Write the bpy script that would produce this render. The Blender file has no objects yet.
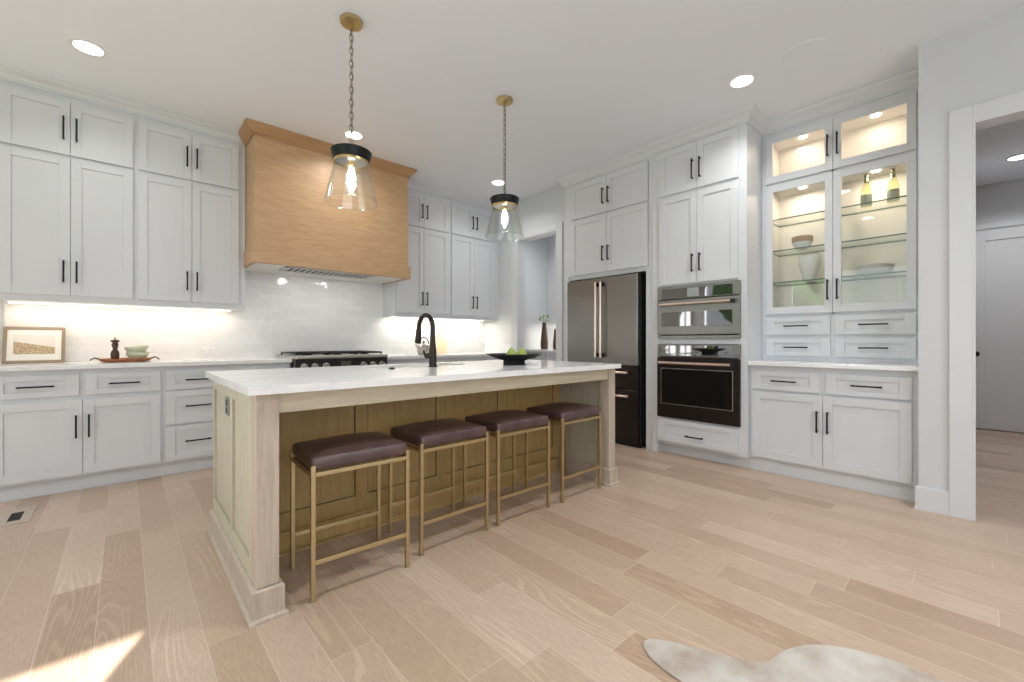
import bpy, bmesh, math, random
from mathutils import Vector, Matrix
random.seed(7)
SC = bpy.context.scene
COL = SC.collection
# ------------------------------------------------------------------ camera
CAM_H = 1.09
cd = bpy.data.cameras.new('camera'); cam = bpy.data.objects.new('camera', cd); COL.objects.link(cam)
cd.sensor_width = 36; cd.lens = 426/1024*36; cd.clip_start = .05; cd.clip_end = 200
cam.location = (0, 0, CAM_H); cam.rotation_euler = (math.radians(90), 0, math.radians(47.7-90))
SC.camera = cam
# ------------------------------------------------------------------ colour management
SC.view_settings.view_transform = 'Standard'; SC.view_settings.look = 'None'
SC.view_settings.gamma = 1; SC.view_settings.use_curve_mapping = False
SC.view_settings.exposure = -0.21
SC.cycles.use_denoising = True
SC.cycles.max_bounces = 10; SC.cycles.diffuse_bounces = 6; SC.cycles.glossy_bounces = 5
SC.cycles.transparent_max_bounces = 24; SC.cycles.transmission_bounces = 8
SC.cycles.sample_clamp_indirect = 6; SC.cycles.caustics_reflective = False; SC.cycles.caustics_refractive = False
# ------------------------------------------------------------------ world: daylight sky
w = bpy.data.worlds.new('sky'); SC.world = w; w.use_nodes = True
nt = w.node_tree; nt.nodes.clear()
wo = nt.nodes.new('ShaderNodeOutputWorld'); bg = nt.nodes.new('ShaderNodeBackground')
sky = nt.nodes.new('ShaderNodeTexSky'); sky.sky_type = 'PREETHAM'; sky.turbidity = 3.0
sky.sun_direction = (-.43, -.90, .47)
mx = nt.nodes.new('ShaderNodeMixRGB'); mx.inputs[0].default_value = .55; mx.inputs[2].default_value = (.85, .92, 1, 1)
nt.links.new(sky.outputs[0], mx.inputs[1]); nt.links.new(mx.outputs[0], bg.inputs[0])
bg.inputs[1].default_value = 1.6; nt.links.new(bg.outputs[0], wo.inputs[0])
# ------------------------------------------------------------------ sun and daylight through the windows, plus an added rear fill
def lamp(name, kind, loc, energy, color=(1, 1, 1), aim=None, size=None, size_y=None, parent=None, spot=None, spread=None, shape=None, blend=.5):
    ld = bpy.data.lights.new(name, kind); ld.energy = energy; ld.color = color
    if kind == 'AREA':
        ld.shape = shape or ('RECTANGLE' if size_y else 'DISK'); ld.size = size or .1
        if size_y: ld.size_y = size_y
        if spread: ld.spread = spread
    elif kind == 'SUN': ld.angle = size or .01
    else: ld.shadow_soft_size = size or .03
    if spot: ld.spot_size = spot; ld.spot_blend = blend
    o = bpy.data.objects.new(name, ld); COL.objects.link(o); o.location = loc
    if aim is not None: o.rotation_euler = (Vector(aim)-Vector(loc)).to_track_quat('-Z', 'Y').to_euler()
    if parent:
        o.parent = parent; o.location = Vector(loc)-parent_origin(parent)
    return o
def parent_origin(p):
    v = Vector((0, 0, 0))
    while p: v += p.location; p = p.parent
    return v
lamp('sun', 'SUN', (-4, -6, 5), 36.0, (1, .985, .97), aim=(-4+.43, -6+.90, 5-.438), size=.006)
lamp('daylight_left', 'AREA', (-3.12, .8, 1.45), 46, (.76, .88, 1), aim=(3, .3, 1.5), size=3.0, size_y=2.3)
lamp('fill_rear', 'AREA', (.6, -2.40, 1.6), 54, (.79, .90, 1), aim=(.6, 5, 1.5), size=4.0, size_y=2.0)  # added fill before the solid rear wall, no window behind it
# ------------------------------------------------------------------ materials
MATS = {}
def mat(name, color, rough=.5, metal=0, spec=.5, emis=None, estr=0, coat=0):
    m = bpy.data.materials.new(name); m.use_nodes = True
    p = m.node_tree.nodes['Principled BSDF']
    p.inputs['Base Color'].default_value = (*color, 1); p.inputs['Roughness'].default_value = rough
    p.inputs['Metallic'].default_value = metal; p.inputs['Specular IOR Level'].default_value = spec
    if coat: p.inputs['Coat Weight'].default_value = coat; p.inputs['Coat Roughness'].default_value = .08
    if emis: p.inputs['Emission Color'].default_value = (*emis, 1); p.inputs['Emission Strength'].default_value = estr
    MATS[name] = m; return m
class N:
    def __init__(s, m): s.t = m.node_tree; s.p = s.t.nodes['Principled BSDF']
    def n(s, typ, **k):
        x = s.t.nodes.new(typ)
        for a, b in k.items(): setattr(x, a, b)
        return x
    def l(s, a, b): s.t.links.new(a, b)
    def math(s, op, a, b=None):
        x = s.n('ShaderNodeMath', operation=op)
        for i, v in enumerate((a, b)):
            if v is None: continue
            if isinstance(v, (int, float)): x.inputs[i].default_value = v
            else: s.l(v, x.inputs[i])
        return x.outputs[0]
    def ramp(s, fac, stops):
        r = s.n('ShaderNodeValToRGB'); s.l(fac, r.inputs[0]); e = r.color_ramp.elements
        while len(e) < len(stops): e.new(.5)
        for i, (p, c) in enumerate(stops): e[i].position = p; e[i].color = (*c, 1)
        return r.outputs[0]
    def mapping(s, vec, scale, rot=(0, 0, 0)):
        x = s.n('ShaderNodeMapping'); s.l(vec, x.inputs[0]); x.inputs['Scale'].default_value = scale; x.inputs['Rotation'].default_value = rot
        return x.outputs[0]
    def noise(s, vec, scale=5, detail=4, rough=.5, dist=0):
        x = s.n('ShaderNodeTexNoise'); s.l(vec, x.inputs['Vector']); x.inputs['Scale'].default_value = scale
        x.inputs['Detail'].default_value = detail; x.inputs['Roughness'].default_value = rough; x.inputs['Distortion'].default_value = dist
        return x.outputs[0]
    def bump(s, h, strength=.2, dist=.01):
        b = s.n('ShaderNodeBump'); b.inputs['Strength'].default_value = strength; b.inputs['Distance'].default_value = dist
        s.l(h, b.inputs['Height']); s.l(b.outputs[0], s.p.inputs['Normal'])
    def obj(s): return s.n('ShaderNodeTexCoord').outputs['Object']
    def pos(s): return s.n('ShaderNodeNewGeometry').outputs['Position']
def paint(name, c, rough, amp=.006):
    m = mat(name, c, rough); k = N(m); v = k.pos()
    k.l(k.ramp(k.noise(v, 2.5, 3), [(.3, tuple(x*(1-amp*2) for x in c)), (.7, c)]), k.p.inputs['Base Color'])
    k.bump(k.noise(v, 180, 2), .02, .002); return m
paint('cabinet_paint', (.655, .67, .695), .38)
paint('wall_paint', (.62, .63, .65), .75)
paint('ceiling_paint', (.80, .835, .89), .85)
paint('trim_paint', (.655, .665, .685), .42)
mat('interior_paint', (.76, .73, .69), .5)
mat('black_metal', (.012, .012, .013), .38, .6)
mat('faucet_black', (.036, .030, .026), .3, .8)
mat('gap_black', (.008, .008, .009), .6)
mat('graphite_steel', (.27, .262, .25), .30, .9)
mat('graphite_dark', (.036, .028, .026), .34, .8)
mat('stainless', (.55, .54, .52), .28, 1)
mat('copper_handle', (.84, .66, .57), .28, 1)
mat('black_glass', (.012, .009, .009), .03, 0, 1.0)
MATS['black_glass'].node_tree.nodes['Principled BSDF'].inputs['IOR'].default_value = 2.0
mat('range_black', (.012, .011, .010), .35, 0, .35)
mat('oven_glass', (.006, .005, .005), .10, 0, .3)
mat('chain_bronze', (.30, .24, .17), .4, 1)
mat('brass', (.56, .42, .20), .34, 1)
mat('gold_frame', (.55, .43, .24), .40, 1)
mat('white_plastic', (.80, .79, .77), .4)
mat('grey_plastic', (.25, .25, .23), .45)
mat('lcd_grey', (.34, .36, .36), .25)
mat('lamp_glow', (1, 1, 1), .5, emis=(1, .97, .92), estr=14)
mat('warm_glow', (1, 1, 1), .5, emis=(1, .86, .66), estr=10)
mat('bulb_glow', (1, 1, 1), .5, emis=(1, .93, .82), estr=18)
mat('strip_glow', (1, 1, 1), .5, emis=(1, .9, .75), estr=5)
mat('paper', (.86, .84, .80), .8)
mat('frame_wood', (.30, .235, .165), .5)
mat('pear_green', (.30, .37, .08), .45)
mat('leaf_green', (.16, .30, .07), .5)
mat('stem_brown', (.12, .07, .03), .6)
mat('bowl_black', (.010, .008, .008), .5, 0, .2)
mat('vase_bronze', (.060, .028, .016), .32, .2)
mat('sage_ceramic', (.56, .58, .42), .35)
mat('cream_ceramic', (.72, .66, .52), .35)
mat('white_ceramic', (.74, .76, .74), .3)
mat('tan_band', (.36, .24, .15), .5)
mat('bread_board', (.80, .66, .44), .5)
mat('grout', (.62, .61, .60), .8)
def leather():
    m = mat('leather', (.075, .036, .034), .32, 0, .7); k = N(m); v = k.obj()
    k.l(k.ramp(k.noise(v, 14, 4), [(.3, (.055, .028, .029)), (.75, (.11, .060, .057))]), k.p.inputs['Base Color'])
    k.bump(k.noise(v, 260, 3), .18, .004)
leather()
def wood(name, c1, c2, scale, rough=.45, knots=False, contrast=1.0):
    m = mat(name, c1, rough); k = N(m); v = k.obj()
    a = k.noise(k.mapping(v, scale), 4, 6, .62, .6)
    b = k.noise(k.mapping(v, tuple(x*3.2 for x in scale)), 7, 3, .6)
    f = k.math('ADD', k.math('MULTIPLY', a, .7), k.math('MULTIPLY', b, .3))
    lo, hi = .5-.16/contrast, .5+.16/contrast
    k.l(k.ramp(f, [(lo, c1), (hi, c2)]), k.p.inputs['Base Color']); k.bump(f, .10, .002); return m
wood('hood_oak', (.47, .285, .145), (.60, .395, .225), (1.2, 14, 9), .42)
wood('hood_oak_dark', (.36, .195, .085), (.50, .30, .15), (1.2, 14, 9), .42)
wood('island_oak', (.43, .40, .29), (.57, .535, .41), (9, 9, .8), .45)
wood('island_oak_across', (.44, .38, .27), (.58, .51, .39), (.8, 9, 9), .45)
wood('knee_oak_shaded', (.40, .25, .085), (.53, .36, .15), (9, 9, .8), .45)  # island oak again, with the knee-space shade put into its colour
wood('post_oak', (.40, .325, .25), (.55, .47, .39), (10, 10, .7), .5)
wood('mill_wood', (.05, .018, .010), (.10, .04, .022), (8, 8, 2), .3)
wood('tray_wood', (.26, .085, .035), (.40, .16, .07), (2, 9, 9), .4)
def quartz():
    m = mat('quartz', (.80, .80, .80), .13, 0, .5); k = N(m); v = k.pos()
    d = k.noise(k.mapping(v, (1.1, 2.0, 1), (0, 0, .5)), 1.6, 6, .6, 1.2)
    r = k.math('ABSOLUTE', k.math('SUBTRACT', d, .5))
    k.l(k.ramp(r, [(0, (.74, .74, .75)), (.02, (.80, .80, .805)), (.2, (.82, .82, .82))]), k.p.inputs['Base Color'])
quartz()
def floor_mat():
    m = mat('oak_floor', (.5, .37, .28), .36, 0, .45); k = N(m); sep = k.n('ShaderNodeSeparateXYZ'); k.l(k.pos(), sep.inputs[0])
    X, Y = sep.outputs[0], sep.outputs[1]
    row = k.math('FLOOR', k.math('DIVIDE', k.math('SUBTRACT', X, .22-1.5), .15))
    wn = k.n('ShaderNodeTexWhiteNoise', noise_dimensions='1D'); k.l(row, wn.inputs['W'])
    yy = k.math('ADD', Y, k.math('MULTIPLY', wn.outputs[0], 7.3))
    cb = k.n('ShaderNodeCombineXYZ'); k.l(yy, cb.inputs[0]); k.l(k.math('SUBTRACT', X, .22-1.5), cb.inputs[1])
    br = k.n('ShaderNodeTexBrick'); br.offset = 0; k.l(cb.outputs[0], br.inputs['Vector'])
    br.inputs['Color1'].default_value = (0, 0, 0, 1); br.inputs['Color2'].default_value = (1, 1, 1, 1)
    br.inputs['Scale'].default_value = 1; br.inputs['Mortar Size'].default_value = .0016; br.inputs['Mortar Smooth'].default_value = .3
    br.inputs['Brick Width'].default_value = 1.15; br.inputs['Row Height'].default_value = .15; br.inputs['Bias'].default_value = 0
    pid = br.outputs['Color']
    base = k.ramp(pid, [(0, (.42, .292, .208)), (.25, (.49, .360, .268)), (.7, (.535, .403, .308)), (1, (.60, .468, .368))])
    # grain
    g = k.n('ShaderNodeCombineXYZ'); k.l(k.math('MULTIPLY', X, 1.0), g.inputs[0]); k.l(k.math('MULTIPLY', yy, .16), g.inputs[1]); k.l(k.math('MULTIPLY', wn.outputs[0], 30), g.inputs[2])
    n1 = k.noise(k.mapping(g.outputs[0], (4.2, 2.8, 1)), 1, 2, .4, .3)
    rings = k.math('SINE', k.math('MULTIPLY', n1, 210))
    amt = k.ramp(k.noise(k.mapping(g.outputs[0], (1.5, 3, 1)), 2, 1), [(.46, (0, 0, 0)), (.64, (1, 1, 1))])
    fine = k.noise(k.mapping(g.outputs[0], (85, 40, 1)), 3, 5, .8)
    line = k.ramp(rings, [(.35, (0, 0, 0)), (.9, (1, 1, 1))])
    gr = k.math('ADD', k.math('MULTIPLY', k.math('MULTIPLY', line, amt), .22), fine)
    mul = k.ramp(gr, [(.32, (.78, .75, .72)), (.50, (.94, .93, .92)), (.78, (1.15, 1.16, 1.17))])
    mm = k.n('ShaderNodeMixRGB', blend_type='MULTIPLY'); mm.inputs[0].default_value = 1; k.l(base, mm.inputs[1]); k.l(mul, mm.inputs[2])
    big = k.noise(k.pos(), 1.3, 2)
    m3 = k.n('ShaderNodeMixRGB', blend_type='MULTIPLY'); m3.inputs[0].default_value = 1; k.l(mm.outputs[0], m3.inputs[1])
    k.l(k.ramp(big, [(.3, (.95, .94, .93)), (.7, (1, 1, 1))]), m3.inputs[2])
    # bevelled seams, their edge highlights put in as a paler colour
    m4 = k.n('ShaderNodeMixRGB'); k.l(br.outputs['Fac'], m4.inputs[0]); k.l(m3.outputs[0], m4.inputs[1]); m4.inputs[2].default_value = (.60, .48, .385, 1)
    k.l(m4.outputs[0], k.p.inputs['Base Color'])
    k.bump(k.math('SUBTRACT', gr, k.math('MULTIPLY', br.outputs['Fac'], 1.5)), .08, .003)
floor_mat()
def tile_mat():
    m = mat('splash_tile', (.78, .775, .76), .09, 0, .6); k = N(m); sep = k.n('ShaderNodeSeparateXYZ'); k.l(k.pos(), sep.inputs[0])
    cb = k.n('ShaderNodeCombineXYZ'); k.l(k.math('ADD', sep.outputs[0], sep.outputs[1]), cb.inputs[0]); k.l(k.math('SUBTRACT', sep.outputs[2], .92), cb.inputs[1])
    br = k.n('ShaderNodeTexBrick'); br.offset = .5; k.l(cb.outputs[0], br.inputs['Vector'])
    br.inputs['Color1'].default_value = (.74, .74, .73, 1); br.inputs['Color2'].default_value = (.80, .80, .79, 1); br.inputs['Mortar'].default_value = (.70, .695, .68, 1)
    br.inputs['Scale'].default_value = 1; br.inputs['Mortar Size'].default_value = .0015; br.inputs['Brick Width'].default_value = .20; br.inputs['Row Height'].default_value = .066
    k.l(br.outputs['Color'], k.p.inputs['Base Color'])
    h = k.math('SUBTRACT', k.noise(k.pos(), 13, 2), k.math('MULTIPLY', br.outputs['Fac'], .6)); k.bump(h, .22, .02)
tile_mat()
def thin_glass(name, tint=(1, 1, 1), refl=.08, rough=0.0):
    m = bpy.data.materials.new(name); m.use_nodes = True; t = m.node_tree; t.nodes.clear()
    o = t.nodes.new('ShaderNodeOutputMaterial'); a = t.nodes.new('ShaderNodeBsdfTransparent'); g = t.nodes.new('ShaderNodeBsdfGlossy')
    a.inputs[0].default_value = (*tint, 1); g.inputs['Roughness'].default_value = rough
    f = t.nodes.new('ShaderNodeLayerWeight'); f.inputs[0].default_value = .5; pw = t.nodes.new('ShaderNodeMath'); pw.operation = 'POWER'; pw.inputs[1].default_value = 4.5
    t.links.new(f.outputs['Facing'], pw.inputs[0])
    ad = t.nodes.new('ShaderNodeMath'); ad.operation = 'MULTIPLY_ADD'; ad.inputs[1].default_value = .55; ad.inputs[2].default_value = refl
    t.links.new(pw.outputs[0], ad.inputs[0]); mxs = t.nodes.new('ShaderNodeMixShader')
    t.links.new(ad.outputs[0], mxs.inputs[0]); t.links.new(a.outputs[0], mxs.inputs[1]); t.links.new(g.outputs[0], mxs.inputs[2]); t.links.new(mxs.outputs[0], o.inputs[0])
    MATS[name] = m
thin_glass('pane_glass', (.985, .99, .985), .05)
thin_glass('shade_glass', (.92, .93, .92), .12)
thin_glass('shelf_glass', (.965, .99, .97), .03)
thin_glass('bottle_glass', (.86, .86, .64), .06)
mat('shelf_edge', (.05, .12, .08), .2)
mat('bottle_label', (.24, .27, .20), .7)
mat('bottle_foil', (.12, .11, .05), .4)
def rug_mat():
    m = mat('hide', (.62, .58, .53), .9, 0, .2); k = N(m); v = k.pos()
    k.l(k.ramp(k.noise(v, 5, 5, .6), [(.3, (.38, .31, .25)), (.5, (.52, .475, .42)), (.72, (.64, .615, .585))]), k.p.inputs['Base Color'])
    k.bump(k.noise(k.mapping(v, (60, 200, 60)), 2, 4), .6, .006)
rug_mat()
def picture_mat():
    m = mat('old_print', (.7, .6, .45), .7); k = N(m); v = k.obj()
    sep = k.n('ShaderNodeSeparateXYZ'); k.l(v, sep.inputs[0])
    n = k.noise(k.mapping(v, (50, 1, 70)), 2, 6, .7, 1.0)
    det = k.ramp(n, [(.38, (.20, .12, .06)), (.5, (.50, .38, .24)), (.62, (.74, .64, .48))])
    slope = k.math('ADD', k.math('MULTIPLY', sep.outputs[0], -.22), k.math('MULTIPLY', n, .035))
    mask = k.math('GREATER_THAN', sep.outputs[2], k.math('ADD', slope, .128))
    mm = k.n('ShaderNodeMixRGB'); k.l(mask, mm.inputs[0]); k.l(det, mm.inputs[1]); mm.inputs[2].default_value = (.76, .73, .70, 1)
    k.l(mm.outputs[0], k.p.inputs['Base Color'])
picture_mat()
mat('grass', (.10, .19, .05), .95)
mat('bark', (.12, .08, .05), .9)
def foliage_mat():
    m = mat('foliage', (.08, .18, .04), .8); k = N(m)
    k.l(k.ramp(k.noise(k.pos(), 7, 4, .7), [(.35, (.03, .08, .02)), (.6, (.14, .27, .07)), (.75, (.30, .42, .16))]), k.p.inputs['Base Color'])
foliage_mat()
# ------------------------------------------------------------------ mesh helpers
class B:
    def __init__(s): s.bm = bmesh.new()
    def box(s, x0, x1, y0, y1, z0, z1, m=0):
        x0, x1 = sorted((x0, x1)); y0, y1 = sorted((y0, y1)); z0, z1 = sorted((z0, z1))
        v = [s.bm.verts.new(p) for p in ((x0, y0, z0), (x1, y0, z0), (x1, y1, z0), (x0, y1, z0), (x0, y0, z1), (x1, y0, z1), (x1, y1, z1), (x0, y1, z1))]
        for f in ((3, 2, 1, 0), (4, 5, 6, 7), (0, 1, 5, 4), (1, 2, 6, 5), (2, 3, 7, 6), (3, 0, 4, 7)):
            s.bm.faces.new([v[i] for i in f]).material_index = m
        return s
    def cyl(s, c, r, h, axis='z', seg=24, m=0, r2=None):
        prof = [(0, 0), (r, 0), (r if r2 is None else r2, h), (0, h)]
        return s.lathe(prof, c, seg, axis, m)
    def lathe(s, prof, c, seg=32, axis='z', m=0, sx=1, sy=1):
        rings = []
        for r, z in prof:
            if r < 1e-6: rings.append([s.bm.verts.new(s._ax(c, 0, 0, z, axis))])
            else: rings.append([s.bm.verts.new(s._ax(c, sx*r*math.cos(2*math.pi*i/seg), sy*r*math.sin(2*math.pi*i/seg), z, axis)) for i in range(seg)])
        for a, b in zip(rings, rings[1:]):
            for i in range(seg):
                j = (i+1) % seg
                if len(a) == 1 and len(b) == 1: continue
                if len(a) == 1: f = [a[0], b[j], b[i]]
                elif len(b) == 1: f = [a[i], a[j], b[0]]
                else: f = [a[i], a[j], b[j], b[i]]
                s.bm.faces.new(f).material_index = m
        return s
    def _ax(s, c, u, v, w, axis):
        c = Vector(c)
        if axis == 'z': return c+Vector((u, v, w))
        if axis == 'y': return c+Vector((u, w, v))
        return c+Vector((w, u, v))
    def tube(s, pts, r, seg=12, m=0, closed=False):
        pts = [Vector(p) for p in pts]; n = len(pts); rr = r if isinstance(r, (list, tuple)) else [r]*n
        rings = []; up = None
        for i in range(n):
            if closed: t = (pts[(i+1) % n]-pts[i-1]).normalized()
            else: t = (pts[min(i+1, n-1)]-pts[max(i-1, 0)]).normalized()
            if up is None:
                up = Vector((0, 0, 1)) if abs(t.z) < .9 else Vector((1, 0, 0))
            a = (up-t*up.dot(t)).normalized(); up = a; b = t.cross(a)
            rings.append([s.bm.verts.new(pts[i]+(a*math.cos(2*math.pi*k/seg)+b*math.sin(2*math.pi*k/seg))*rr[i]) for k in range(seg)])
        pairs = list(zip(rings, rings[1:]))
        if closed: pairs.append((rings[-1], rings[0]))
        for A, C in pairs:
            for k in range(seg):
                j = (k+1) % seg; s.bm.faces.new([A[k], A[j], C[j], C[k]]).material_index = m
        if not closed:
            s.bm.faces.new(rings[0]).material_index = m; s.bm.faces.new(rings[-1]).material_index = m
        return s
    def prism(s, poly, z0, z1, m=0):
        a = [s.bm.verts.new((x, y, z0)) for x, y in poly]; b = [s.bm.verts.new((x, y, z1)) for x, y in poly]; n = len(poly)
        s.bm.faces.new(a[::-1]).material_index = m; s.bm.faces.new(b).material_index = m
        for i in range(n): s.bm.faces.new([a[i], a[(i+1) % n], b[(i+1) % n], b[i]]).material_index = m
        return s
    def loft(s, x0, x1, y0, y1, prof, sides, m=0):
        """mitred moulding round a rectangle; prof = (outward offset, z); sides = which of x0 x1 y0 y1 step outward"""
        rings = []
        for o, z in prof:
            X0 = x0-o*('x0' in sides); X1 = x1+o*('x1' in sides); Y0 = y0-o*('y0' in sides); Y1 = y1+o*('y1' in sides)
            rings.append([s.bm.verts.new(p) for p in ((X0, Y0, z), (X1, Y0, z), (X1, Y1, z), (X0, Y1, z))])
        for A, C in zip(rings, rings[1:]):
            for k in range(4):
                j = (k+1) % 4; s.bm.faces.new([A[k], A[j], C[j], C[k]]).material_index = m
        s.bm.faces.new(rings[0]).material_index = m; s.bm.faces.new(rings[-1]).material_index = m
        return s
def obj(name, b, mats, parent=None, bevel=0, smooth=False, kind=None, seg=2):
    bm = b.bm if isinstance(b, B) else b
    bmesh.ops.recalc_face_normals(bm, faces=bm.faces)
    if parent: bmesh.ops.translate(bm, verts=bm.verts, vec=-parent_origin(parent))
    me = bpy.data.meshes.new(name); bm.to_mesh(me); bm.free()
    if isinstance(mats, str): mats = [mats]
    for x in mats: me.materials.append(MATS[x])
    o = bpy.data.objects.new(name, me); COL.objects.link(o)
    if parent: o.parent = parent
    if smooth:
        for p in me.polygons: p.use_smooth = True
        es = o.modifiers.new('edges', 'EDGE_SPLIT'); es.split_angle = math.radians(38)
    if bevel:
        bv = o.modifiers.new('bevel', 'BEVEL'); bv.width = bevel; bv.segments = seg; bv.limit_method = 'ANGLE'; bv.angle_limit = math.radians(40)
    if kind: o['kind'] = kind
    return o
def root(name, label, cat, loc, group=None, rz=0):
    o = bpy.data.objects.new(name, None); COL.objects.link(o); o.location = loc; o.rotation_euler = (0, 0, rz); o.empty_display_size = .05
    o['label'] = label; o['category'] = cat
    if group: o['group'] = group
    return o
def tag(o, label, cat, group=None):
    o['label'] = label; o['category'] = cat
    if group: o['group'] = group
    return o
def struct(name, b, m, bevel=0): return obj(name, b, m, None, bevel, kind='structure')
def copy_tree(o, parent=None):
    c = o.copy(); COL.objects.link(c)
    if parent: c.parent = parent
    for ch in list(o.children): copy_tree(ch, c)
    return c
# ------------------------------------------------------------------ room shell
CE = 3.02
struct('floor', B().box(-3.32, 8.1, -2.62, 5.35, -.06, 0), 'oak_floor')
struct('ceiling', B().box(-3.32, 8.1, -2.62, 5.35, CE, CE+.08), 'ceiling_paint')
struct('wall_back', B().box(-3.32, 5.48, 5.0, 5.12, 0, CE), 'wall_paint')
# left wall with three wide windows
b = B(); wins = [(-.45, 1.15), (1.45, 3.05), (3.25, 4.75)]
b.box(-3.32, -3.2, -2.62, 5.0, 0, .35).box(-3.32, -3.2, -2.62, 5.0, 2.55, CE)
for a, c in ((-2.62, -.45), (1.15, 1.45), (3.05, 3.25), (4.75, 5.0)): b.box(-3.32, -3.2, a, c, .35, 2.55)
struct('wall_left', b, 'wall_paint')
for i, (a, c) in enumerate(wins):
    f = B(); X0, X1 = -3.31, -3.21
    f.box(X0, X1, a, a+.05, .35, 2.55).box(X0, X1, c-.05, c, .35, 2.55).box(X0, X1, a+.05, c-.05, .35, .40).box(X0, X1, a+.05, c-.05, 2.50, 2.55)
    mid = (a+c)/2; f.box(X0+.02, X1-.02, mid-.025, mid+.025, .40, 2.50)
    fr = struct('window_%d' % (i+1), f, 'trim_paint', .003)
    obj('pane', B().box(-3.262, -3.256, a+.05, c-.05, .40, 2.50), 'pane_glass', fr)
# rear wall with a glazed door that lets the sun in
b = B(); RW0, RW1 = -3.02, -2.10
b.box(-3.32, RW0, -2.62, -2.5, 0, CE).box(RW0, RW1, -2.62, -2.5, 2.37, CE).box(RW1, 4.7, -2.62, -2.5, 0, CE)
struct('wall_rear', b, 'wall_paint')
f = B(); f.box(RW0, RW0+.06, -2.6, -2.52, 0, 2.37).box(RW1-.06, RW1, -2.6, -2.52, 0, 2.37).box(RW0+.06, RW1-.06, -2.6, -2.52, 0, .12).box(RW0+.06, RW1-.06, -2.6, -2.52, 2.285, 2.37)
d2 = struct('door_2', f, 'trim_paint', .003); obj('pane', B().box(RW0+.06, RW1-.06, -2.565, -2.555, .12, 2.285), 'pane_glass', d2)
# wall with the pantry opening
PO0, PO1, POZ = 3.555, 4.27, 2.47
b = B(); b.box(4.0, 4.12, 3.36, PO0, 0, CE).box(4.0, 4.12, PO1, 5.0, 0, CE).box(4.0, 4.12, PO0, PO1, POZ, CE)
struct('wall_pantry', b, 'wall_paint')
b = B(); b.box(3.978, 4.0, PO0-.095, PO0, 0, POZ+.09).box(3.978, 4.0, PO1, PO1+.115, 0, POZ+.09).box(3.978, 4.0, PO0, PO1, POZ, POZ+.09)
b.box(3.985, 4.12, PO0, PO0+.012, 0, POZ).box(3.985, 4.12, PO1-.012, PO1, 0, POZ).box(3.985, 4.12, PO0+.012, PO1-.012, POZ-.012, POZ)
struct('trim_1', b, 'trim_paint', .003)
struct('wall_niche', B().box(4.57, 4.69, .27, 3.30, 0, CE), 'wall_paint')
struct('wall_pantry_side', B().box(4.12, 5.48, 3.30, 3.40, 0, CE).box(4.0, 4.12, 3.30, 3.36, 0, CE), 'wall_paint')
struct('wall_pantry_far', B().box(5.36, 5.48, 3.40, 5.0, 0, CE), 'wall_paint')
# wall with the passage to the hall
HO0, HO1, HOZ = -1.30, .03, 2.42
b = B(); b.box(3.82, 3.94, HO1, .27, 0, CE).box(3.82, 3.94, HO0, HO1, HOZ, CE).box(3.82, 3.94, -2.5, HO0, 0, CE)
struct('wall_right', b, 'wall_paint')
struct('wall_hall_side', B().box(3.94, 8.0, .15, .27, 0, CE), 'wall_paint')
struct('wall_hall_near', B().box(3.94, 8.0, -2.62, -2.5, 0, CE), 'wall_paint')
struct('wall_hall_far', B().box(7.87, 8.0, -2.5, .15, 0, CE), 'wall_paint')
b = B(); b.box(3.80, 3.82, HO1, HO1+.10, 0, HOZ+.10).box(3.80, 3.82, HO0, HO1, HOZ, HOZ+.10).box(3.80, 3.82, HO0-.10, HO0, 0, HOZ+.10)
b.box(3.80, 3.95, HO1-.012, HO1, 0, HOZ).box(3.80, 3.95, HO0, HO0+.012, 0, HOZ).box(3.80, 3.95, HO0+.012, HO1-.012, HOZ-.012, HOZ)
struct('trim_2', b, 'trim_paint', .002)
b = B(); b.box(3.804, 3.82, HO1+.10, .285, 0, .145).box(3.80, 3.82, HO1+.10, .288, 0, .018)
b.box(3.82, 3.9545, .2705, .2715, 0, .104).box(3.804, 3.90, .27, .2715, 0, .145)
struct('baseboard_right', b, 'trim_paint', .002)
b = B().box(3.95, 7.87, .134, .15, 0, .145).box(7.854, 7.87, -2.5, -.92, 0, .145)
struct('baseboard_hall', b, 'trim_paint', .002)
# hall door: one tall recessed panel
b = B(); DX, DY0, DY1, DZ = 7.83, -.86, .075, 2.44
b.box(DX, DX+.038, DY0, DY0+.12, .01, DZ).box(DX, DX+.038, DY1-.12, DY1, .01, DZ).box(DX, DX+.038, DY0+.12, DY1-.12, .01, .26).box(DX, DX+.038, DY0+.12, DY1-.12, DZ-.12, DZ)
b.box(DX+.014, DX+.03, DY0+.12, DY1-.12, .26, DZ-.12)
dr = struct('door_1', b, 'trim_paint', .003)
obj('door_knob', B().cyl((DX, .035, .93), .032, -.008, 'x', 24).cyl((DX-.008, .035, .93), .01, -.03, 'x', 16).lathe([(0, 0), (.02, .002), (.029, .012), (.029, .022), (.018, .034), (0, .036)], (DX-.07, .035, .93), 24, 'x'), 'black_metal', dr, smooth=True)
b = B().box(7.845, 7.87, DY0-.09, DY0-.005, 0, DZ+.01).box(7.845, 7.87, .08, .134, 0, DZ+.01).box(7.845, 7.87, DY0-.09, .134, DZ+.03, DZ+.10).box(7.866, 7.87, DY0-.09, .134, DZ, DZ+.03)
struct('trim_3', b, 'trim_paint')
# tiled splashback on the back wall and its return on the pantry wall
b = B().box(-.675, 3.99, 4.99, 5.0, .92, 1.84)
struct('wall_back_tile', b, 'splash_tile')
struct('wall_pantry_tile', B().box(3.99, 4.0, 4.40, 4.99, .92, 1.46), 'splash_tile')
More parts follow.
